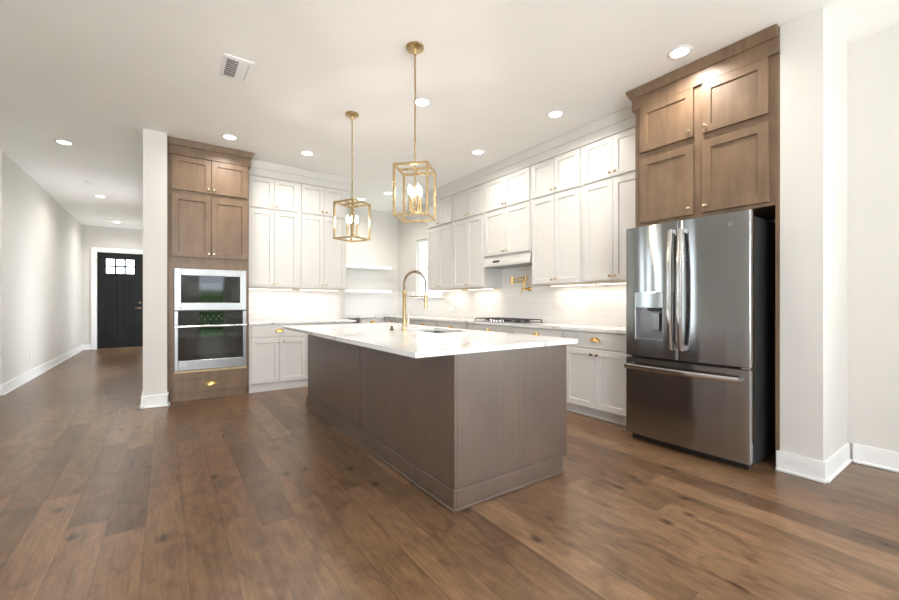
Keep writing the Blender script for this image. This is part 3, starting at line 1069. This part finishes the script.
def door_prof(x0, x1, sag=0.006, t=0.07, rl=0.016, rr_=0.006):
    pl = [(x0, t), (x1, t)]
    for k in range(5):
        a = PI / 2 * k / 4
        pl.append((x1 - rr_ + rr_ * math.cos(a), rr_ - rr_ * math.sin(a)))
    nn = 14
    for k in range(1, nn):
        u = k / nn
        x = (x1 - rr_) + ((x0 + rl) - (x1 - rr_)) * u
        pl.append((x, -sag * (1 - (2 * u - 1) ** 2)))
    for k in range(5):
        a = PI / 2 + PI / 2 * k / 4
        pl.append((x0 + rl + rl * math.cos(a), rl - rl * math.sin(a)))
    return pl


def bar(m, pts, hw, ht, axis):
    """a flat bar along pts, section hw (sideways) x ht (in depth)"""
    rings = []
    for (x, y, z) in pts:
        if axis == 'z':
            rings.append([(x - hw, y - ht * 0.6, z), (x - hw * 0.5, y - ht, z), (x + hw * 0.5, y - ht, z), (x + hw, y - ht * 0.6, z), (x + hw, y + ht, z), (x - hw, y + ht, z)])
        else:
            rings.append([(x, y - ht * 0.6, z - hw), (x, y - ht, z - hw * 0.5), (x, y - ht, z + hw * 0.5), (x, y - ht * 0.6, z + hw), (x, y + ht, z + hw), (x, y + ht, z - hw)])
    m.rings(rings)


ZD, ZTOP = 0.715, 1.785
# left door with a dispenser recess
lx0, lx1 = 0.0, 0.4345
dx0, dx1, dz0, dz1 = 0.088, 0.324, 0.848, 1.242
zc = 1.113
m = MB()
m.prism(door_prof(lx0, lx1, 0.005, 0.07, 0.016, 0.006), 'z', dz1, ZTOP)
m.prism(door_prof(lx0, lx1, 0.005, 0.07, 0.016, 0.006), 'z', ZD, dz0)
m.prism([(lx0, 0.07), (dx0, 0.07), (dx0, -0.0030), (0.055, -0.0023), (0.03, -0.0008), (0.016, 0.0), (0.009, 0.002), (0.004, 0.006), (0.001, 0.011), (lx0, 0.016)], 'z', dz0, dz1)
m.prism([(dx1, 0.07), (lx1, 0.07), (lx1, 0.006), (lx1 - 0.002, 0.002), (lx1 - 0.006, 0.0), (0.38, -0.003), (dx1, -0.0043)], 'z', dz0, dz1)
m.box(dx0, dx1, 0.055, 0.07, dz0, dz1)
ld = m.done('door', 'dsteel', fr)
dp = MB().box(dx0, dx1, -0.009, 0.055, zc, dz1, 0.003).done('dispenser_panel', 'dsteel', ld)
m = MB()
m.box(dx0, dx0 + 0.008, -0.008, 0.055, dz0, zc, 0.002)
m.box(dx1 - 0.008, dx1, -0.008, 0.055, dz0, zc, 0.002)
m.box(dx0 + 0.008, dx1 - 0.008, -0.008, 0.055, dz0, dz0 + 0.012, 0.002)
m.box(dx0 + 0.008, dx1 - 0.008, 0.045, 0.055, dz0 + 0.012, zc)
m.done('dispenser_bay', 'badge', ld)
m = MB()
m.box(0.222, 0.279, 0.018, 0.03, 0.93, 1.075, 0.004)
m.done('paddle', 'steel', ld)
m = MB()
m.box(0.21, 0.30, 0.0, 0.044, 1.085, zc, 0.004)
m.tube([(0.195, 0.02, 1.112), (0.195, 0.02, 1.09)], 0.012, 12)
m.done('nozzle', 'black', ld)
m = MB()
m.prism(door_prof(0.4395, W_, 0.005, 0.07, 0.006, 0.006), 'z', ZD, ZTOP)
rd = m.done('door', 'dsteel', fr)
for par, hxx in ((ld, 0.400), (rd, 0.474)):
    m = MB()
    pts = []
    for k in range(17):
        u = k / 16
        pts.append((hxx, -0.052 - 0.022 * math.sin(PI * u), 0.80 + 0.91 * u))
    bar(m, pts, 0.017, 0.009, 'z')
    for z in (0.81, 1.70):
        m.box(hxx - 0.013, hxx + 0.013, -0.05, 0.0, z - 0.02, z + 0.02, 0.003)
    m.done('handle', 'chrome', par)
m = MB()
m.lathe([(0.017, 0), (0.017, -0.002), (0.0135, -0.003), (0.0135, -0.0022), (0.003, -0.002)], (0.785, -0.003, 1.705), 'y', 24)
m.done('badge', 'badge', rd)
m = MB()
m.prism(door_prof(0.0, W_, 0.006, 0.07, 0.016, 0.006), 'z', 0.058, 0.695)
fd = m.done('freezer_drawer', 'dsteel', fr)
m = MB()
pts = []
for k in range(17):
    u = k / 16
    pts.append((0.028 + 0.83 * u, -0.056 - 0.018 * math.sin(PI * u), 0.628))
bar(m, pts, 0.019, 0.009, 'x')
for x in (0.045, 0.84):
    m.box(x - 0.018, x + 0.018, -0.054, 0.0, 0.615, 0.641, 0.003)
m.done('handle', 'chrome', fd)
for x in (0.03, W_ - 0.09):
    MB().box(x, x + 0.06, 0.02, 0.16, 1.757, 1.782, 0.006).done('hinge_cover', 'dark', fr)
MB().box(W_ - 0.06, W_ - 0.004, 0.01, 0.075, 0.697, 0.712, 0.002).done('hinge', 'chrome', fr)
for x in (0.06, W_ - 0.05):
    MB().lathe([(0.018, 0.0), (0.018, 0.012), (0.008, 0.014), (0.008, 0.04)], (x, 0.14, 0), 'z', 14).done('foot', 'dark', fr)

# ------------------------------------------------------------------ range hood, pot filler, cooktop
hd = thing('range_hood', 'slim stainless under-cabinet range hood above the cooktop', 'hood', (4.07, 4.415, 1.655), R_)
hw = 0.90
m = MB()
# section in (local y, z): y = 0 at the wall, negative towards the room
m.prism([(-0.001, 0.0), (-0.375, 0.0), (-0.375, 0.020), (-0.368, 0.026), (-0.338, 0.143), (-0.001, 0.143)], 'x', 0, hw)
m.done('canopy', 'hoodsteel', hd, smooth=False)
m = MB()
m.box(0.02, hw - 0.02, -0.34, -0.03, -0.004, 0.001)
m.done('filter', 'badge', hd, smooth=False)
MB().prism([(-0.3626, 0.052), (-0.3549, 0.082), (-0.352, 0.082), (-0.3597, 0.052)], 'x', 0.19, 0.33).done('control_panel', 'black', hd, smooth=False)

pf = thing('pot_filler', 'folded brass pot filler tap on tile above the cooktop', 'faucet', (4.07, 3.90, 1.345), R_)
MB().lathe([(0.030, -0.001), (0.030, -0.006), (0.024, -0.012), (0.014, -0.018), (0.014, -0.062), (0.010, -0.066)], (0.035, 0, 0), 'y', 20).done('wall_flange', 'gold', pf)
m = MB()
m.tube([(0.035, -0.04, 0.0), (-0.02, -0.05, 0.0)], 0.010, 12)
m.tube([(-0.02, -0.05, -0.016), (-0.02, -0.05, 0.125)], 0.011, 14)
m.done('riser', 'gold', pf)
m = MB()
m.tube([(-0.02, -0.05, 0.098), (-0.25, -0.06, 0.098)], 0.0085, 12)
m.done('lower_arm', 'gold', pf)
m = MB()
m.tube([(-0.25, -0.06, 0.075), (-0.25, -0.06, 0.178)], 0.014, 14)
m.done('elbow', 'gold', pf)
m = MB()
m.tube([(-0.25, -0.06, 0.150), (0.045, -0.085, 0.150)], 0.0085, 12)
m.tube([(0.045, -0.085, 0.166), (0.045, -0.085, 0.105)], 0.012, 14)
m.done('spout_arm', 'gold', pf)
m = MB()
m.tube([(-0.065, -0.052, 0.0), (-0.02, -0.05, 0.0)], 0.008, 10)
m.tube([(-0.065, -0.052, 0.012), (-0.068, -0.054, -0.055)], 0.005, 8)
m.done('lever_handle', 'gold', pf)

ck = thing('cooktop', 'stainless gas cooktop with black cast iron grates on range worktop', 'cooktop', (3.545, 4.445, 0.9), R_)
cw, cd = 0.91, 0.43
MB().box(0, cw, 0, cd, 0.0, 0.009, 0.003).done('tray', 'steel', ck)
for k in range(3):
    x0 = 0.012 + k * (cw - 0.024) / 3 + 0.004
    x1 = 0.012 + (k + 1) * (cw - 0.024) / 3 - 0.004
    m = MB()
    y0, y1 = 0.08 if k == 1 else 0.02, cd - 0.012
    zt0, zt1 = 0.033, 0.043
    for a in (x0, x1 - 0.012):
        m.box(a, a + 0.012, y0, y1, zt0, zt1, 0.002)
    for a in (y0, y1 - 0.012):
        m.box(x0 + 0.012, x1 - 0.012, a, a + 0.012, zt0, zt1, 0.002)
    for j in range(1, 4):
        a = x0 + (x1 - x0) * j / 4
        m.box(a - 0.005, a + 0.005, y0 + 0.012, y1 - 0.012, zt0, zt1)
    m.box(x0 + 0.012, x1 - 0.012, (y0 + y1) / 2 - 0.005, (y0 + y1) / 2 + 0.005, zt0, zt1)
    for a in (x0, x1 - 0.012):
        for b_ in (y0, y1 - 0.012):
            m.box(a, a + 0.012, b_, b_ + 0.012, 0.009, zt0)
    m.done('grate', 'iron', ck)
for x, y, r_ in ((0.16, 0.12, 0.034), (0.16, 0.31, 0.042), (0.455, 0.24, 0.055), (0.75, 0.12, 0.042), (0.75, 0.31, 0.034)):
    MB().lathe([(r_, 0.009), (r_, 0.016), (r_ * 0.8, 0.018), (r_ * 0.8, 0.024), (r_ * 0.6, 0.026)], (x, y, 0), 'z', 20).done('burner', 'black', ck)
for k in range(5):
    MB().lathe([(0.018, 0.009), (0.017, 0.026), (0.013, 0.03)], (0.335 + k * 0.06, 0.04, 0), 'z', 16).done('control_knob', 'chrome', ck)

# ------------------------------------------------------------------ lights
def lamp(name, typ, loc, parent, power, color, **kw):
    d = bpy.data.lights.new(name, typ)
    d.energy = power
    d.color = color
    for k, v in kw.items():
        setattr(d, k, v)
    o = bpy.data.objects.new(name, d)
    COL.objects.link(o)
    o.parent = parent
    o.location = loc
    return o


WARM = (1.0, 0.94, 0.86)
DL = 9.5
dl = [((3.19, 1.49), 'recessed ceiling light nearest the brown fridge cabinet'),
      ((1.986, 3.27), 'recessed ceiling light just right of the nearer pendant rod'),
      ((3.21, 2.70), 'recessed ceiling light by range wall, second from the fridge cabinet'),
      ((3.22, 3.945), 'recessed ceiling light by range wall in front of the hood cabinets'),
      ((0.60, 5.23), 'recessed ceiling light in front of the brown oven tower'),
      ((1.47, 5.22), 'recessed ceiling light in front of the white uppers on oven wall'),
      ((-0.986, 6.53), 'hall recessed ceiling light, largest and nearest of three'),
      ((-0.96, 9.46), 'hall recessed ceiling light, middle of three, past the smoke detector'),
      ((-0.94, 12.27), 'hall recessed ceiling light closest to the black front door'),
      ((2.93, 6.97), 'recessed ceiling light seen just behind the farther pendant'),
      ((3.15, 6.32), 'recessed ceiling light seen at left edge of the nearer lantern')]
src = None
for (x, y), l in dl:
    if src is None:
        src = thing('recessed_light', l, 'ceiling light', (x, y, CEIL), 0, 'recessed ceiling lights')
        MB().lathe([(0.060, -0.002), (0.062, -0.007), (0.082, -0.005), (0.088, -0.0005), (0.060, -0.0005)], (0, 0, 0), 'z', 32).done('trim_ring', 'trim', src)
        MB().lathe([(0.060, -0.0045), (0.0601, -0.0006)], (0, 0, 0), 'z', 32).done('lens', 'lens', src)
        lamp('lamp', 'AREA', (0, 0, -0.012), src, DL, WARM, shape='DISK', size=0.12, spread=math.radians(150))
    else:
        copy_thing(src, (x, y, CEIL), 0, l, 'recessed ceiling lights')

smoke = thing('smoke_detector', 'round white smoke detector on the hall ceiling', 'smoke detector', (-0.974, 8.42, CEIL))
MB().lathe([(0.068, 0.0), (0.068, -0.012), (0.06, -0.016)], (0, 0, 0), 'z', 28).done('base', 'plastic', smoke)
MB().lathe([(0.058, -0.016), (0.055, -0.032), (0.03, -0.042), (0.01, -0.044)], (0, 0, 0), 'z', 28).done('cover', 'plastic', smoke)
sd2 = thing('smoke_detector', 'second white ceiling detector farther down the hall by front door light', 'smoke detector', (-1.075, 11.95, CEIL))
MB().lathe([(0.06, 0.0), (0.06, -0.02), (0.05, -0.035), (0.02, -0.04)], (0, 0, 0), 'z', 28).done('cover', 'plastic', sd2)

# air vent
vt = thing('air_vent', 'white louvred air vent on the ceiling above the left of the room', 'vent', (0.467, 3.675, CEIL))
vx, vy = 0.107, 0.178
m = MB()
def ring4(a, b_, z):
    return [(-a, -b_, z), (a, -b_, z), (a, b_, z), (-a, b_, z)]
m.rings([ring4(vx, vy, -0.0005), ring4(vx, vy, -0.006), ring4(vx - 0.028, vy - 0.028, -0.014), ring4(vx - 0.032, vy - 0.032, -0.006), ring4(vx - 0.032, vy - 0.032, -0.0005)], True, False)
m.done('frame', 'trim', vt, smooth=False)
MB().box(-vx + 0.03, vx - 0.03, -vy + 0.03, vy - 0.03, -0.0016, -0.0006).done('duct', 'badge', vt, smooth=False)
for half in (0, 1):
    for k in range(9):
        y = -vy + 0.046 + k * (2 * vy - 0.092) / 8
        m = MB()
        s = 0.008 if half else -0.008
        xa, xb = (-vx + 0.034, -0.003) if half == 0 else (0.003, vx - 0.034)
        m.prism([(y - s, -0.003), (y + s, -0.013), (y + s + 0.011, -0.013), (y - s + 0.011, -0.003)], 'x', xa, xb)
        m.done('louvre', 'trim', vt, smooth=False)


# pendants
def pendant(label, loc, rz, ztop, zbot, s=0.245):
    t = thing('pendant_lantern', label, 'pendant light', loc, rz, 'brass lantern pendants over the island')
    a, z1, z0 = s / 2, ztop - CEIL, zbot - CEIL
    MB().lathe([(0.066, -0.001), (0.066, -0.014), (0.060, -0.020), (0.018, -0.026), (0.014, -0.05), (0.010, -0.06)], (0, 0, 0), 'z', 28).done('canopy', 'brass', t)
    m = MB()
    m.tube([(0, 0, -0.05), (0, 0, z1 - 0.005)], 0.0062, 10)
    m.done('rod', 'brass', t)
    b_ = 0.008
    m = MB()
    for sx_ in (-1, 1):
        for sy_ in (-1, 1):
            m.box(sx_ * a - b_, sx_ * a + b_, sy_ * a - b_, sy_ * a + b_, z0, z1, 0.001)
    for z in (z0 + b_, z1 - b_):
        for s_ in (-1, 1):
            m.box(-a + b_, a - b_, s_ * a - b_, s_ * a + b_, z - b_, z + b_, 0.001)
            m.box(s_ * a - b_, s_ * a + b_, -a + b_, a - b_, z - b_, z + b_, 0.001)
    m.box(-a + b_, a - b_, -b_ * 0.8, b_ * 0.8, z1 - 2 * b_, z1 - 0.002)
    m.box(-b_ * 0.8, b_ * 0.8, -a + b_, a - b_, z1 - 2 * b_, z1 - 0.002)
    m.done('frame', 'brass', t)
    zc_ = z0 + 0.055
    m = MB()
    m.tube([(0, 0, z1 - 0.004), (0, 0, zc_)], 0.0055, 10)
    m.lathe([(0.004, -0.022), (0.012, -0.018), (0.016, -0.006), (0.016, 0.004), (0.006, 0.008)], (0, 0, zc_), 'z', 16)
    for k in range(4):
        an = PI / 4 + k * PI / 2
        m.tube([(0, 0, zc_), (0.045 * math.cos(an), 0.045 * math.sin(an), zc_)], 0.004, 8)
        m.lathe([(0.013, -0.004), (0.013, 0.003), (0.009, 0.006)], (0.045 * math.cos(an), 0.045 * math.sin(an), zc_), 'z', 14)
    m.done('candle_cluster', 'brass', t)
    for k in range(4):
        an = PI / 4 + k * PI / 2
        o_ = (0.045 * math.cos(an), 0.045 * math.sin(an), zc_)
        sl = MB().lathe([(0.0095, 0.005), (0.0095, 0.115), (0.006, 0.117)], o_, 'z', 14).done('candle_sleeve', 'brass', t)
        MB().lathe([(0.006, 0.117), (0.010, 0.128), (0.0145, 0.145), (0.012, 0.165), (0.005, 0.185), (0.001, 0.195)], o_, 'z', 14).done('bulb', 'bulb', sl)
    lamp('lamp', 'POINT', (0, 0, zc_ + 0.155), t, 9.0, (1.0, 0.90, 0.78), shadow_soft_size=0.03)
    return t


pendant('brass box lantern pendant nearer the camera, larger in view', (1.515, 2.592, CEIL), math.radians(45 - 0.6), 2.160, 1.780)
pendant('brass box lantern pendant farther back, toward the oven wall', (1.536, 3.882, CEIL), math.radians(26), 2.165, 1.790)

# under-cabinet strips
bars = [((0.90, 6.08, ZB - 0.018), 0, 0.60, 'under the white uppers nearest the oven tower'),
        ((1.60, 6.08, ZB - 0.018), 0, 0.58, 'under the white uppers at free end of oven wall'),
        ((3.90, 2.70, ZB - 0.003), R_, 0.50, 'under the range wall cabinet closest to the fridge'),
        ((3.90, 3.36, ZB - 0.003), R_, 0.62, 'under the range wall cabinet right of the hood'),
        ((3.90, 5.02, ZB - 0.003), R_, 0.55, 'under the range wall cabinet left of the hood'),
        ((3.90, 5.80, ZB - 0.003), R_, 0.55, 'under the range wall cabinet beside the kitchen window')]
for loc, rz, ln, l in bars:
    t = thing('light_bar', 'glowing strip light %s' % l, 'strip light', loc, rz, 'under-cabinet strip lights')
    MB().box(0, ln, 0, 0.05, -0.012, 0.0, 0.002).done('housing', 'plastic', t)
    MB().box(0.01, ln - 0.01, 0.006, 0.044, -0.0145, -0.011).done('diffuser', 'strip', t)
    lamp('lamp', 'AREA', (ln / 2, 0.025, -0.018), t, 1.6 * (ln if rz else 0.35), (1.0, 0.93, 0.84), shape='RECTANGLE', size=ln - 0.02, size_y=0.04)

# ------------------------------------------------------------------ switch and outlets
def outlet(label, loc, rz, wide=0.072, tall=0.115, switch=False):
    """front faces local -y"""
    t = thing('light_switch' if switch else 'power_outlet', label, 'switch' if switch else 'outlet', loc, rz, None if switch else 'power outlets')
    MB().box(-wide / 2, wide / 2, -0.006, 0.0, -tall / 2, tall / 2, 0.002).done('cover_plate', 'plastic', t)
    if switch:
        MB().box(-0.017, 0.017, -0.010, -0.005, -0.034, 0.034, 0.002).done('rocker', 'plastic', t)
    else:
        m = MB()
        if wide > tall:
            for s_ in (-1, 1):
                m.box(s_ * 0.027 - 0.018, s_ * 0.027 + 0.018, -0.008, -0.005, -0.017, 0.017, 0.003)
        else:
            for s_ in (-1, 1):
                m.box(-0.017, 0.017, -0.008, -0.005, s_ * 0.024 - 0.016, s_ * 0.024 + 0.016, 0.003)
        m.done('sockets', 'trim', t)
    return t


outlet('white light switch on the bright wall end beside the fridge', (3.555, 0.73, 1.36), 0, switch=True)
outlet('white outlet on oven wall tile, left one of two, near the oven tower', (1.156, 6.29, 1.07), 0, 0.115, 0.072)
outlet('white outlet on oven wall tile, right one of two', (1.718, 6.29, 1.065), 0, 0.115, 0.072)
outlet('white outlet on range tile between cooktop and fridge', (4.07, 3.02, 1.08), R_, 0.115, 0.072)
outlet('white outlet on range tile left of the cooktop', (4.07, 4.69, 1.06), R_, 0.115, 0.072)
outlet('white outlet on range tile below the cabinet by the kitchen window', (4.07, 5.72, 1.055), R_, 0.115, 0.072)
outlet('white outlet low on hall wall near the front door', (-1.672, 11.67, 0.385), PI / 2)
outlet('white outlet low on hall wall, nearer the camera', (-1.672, 8.63, 0.32), PI / 2)
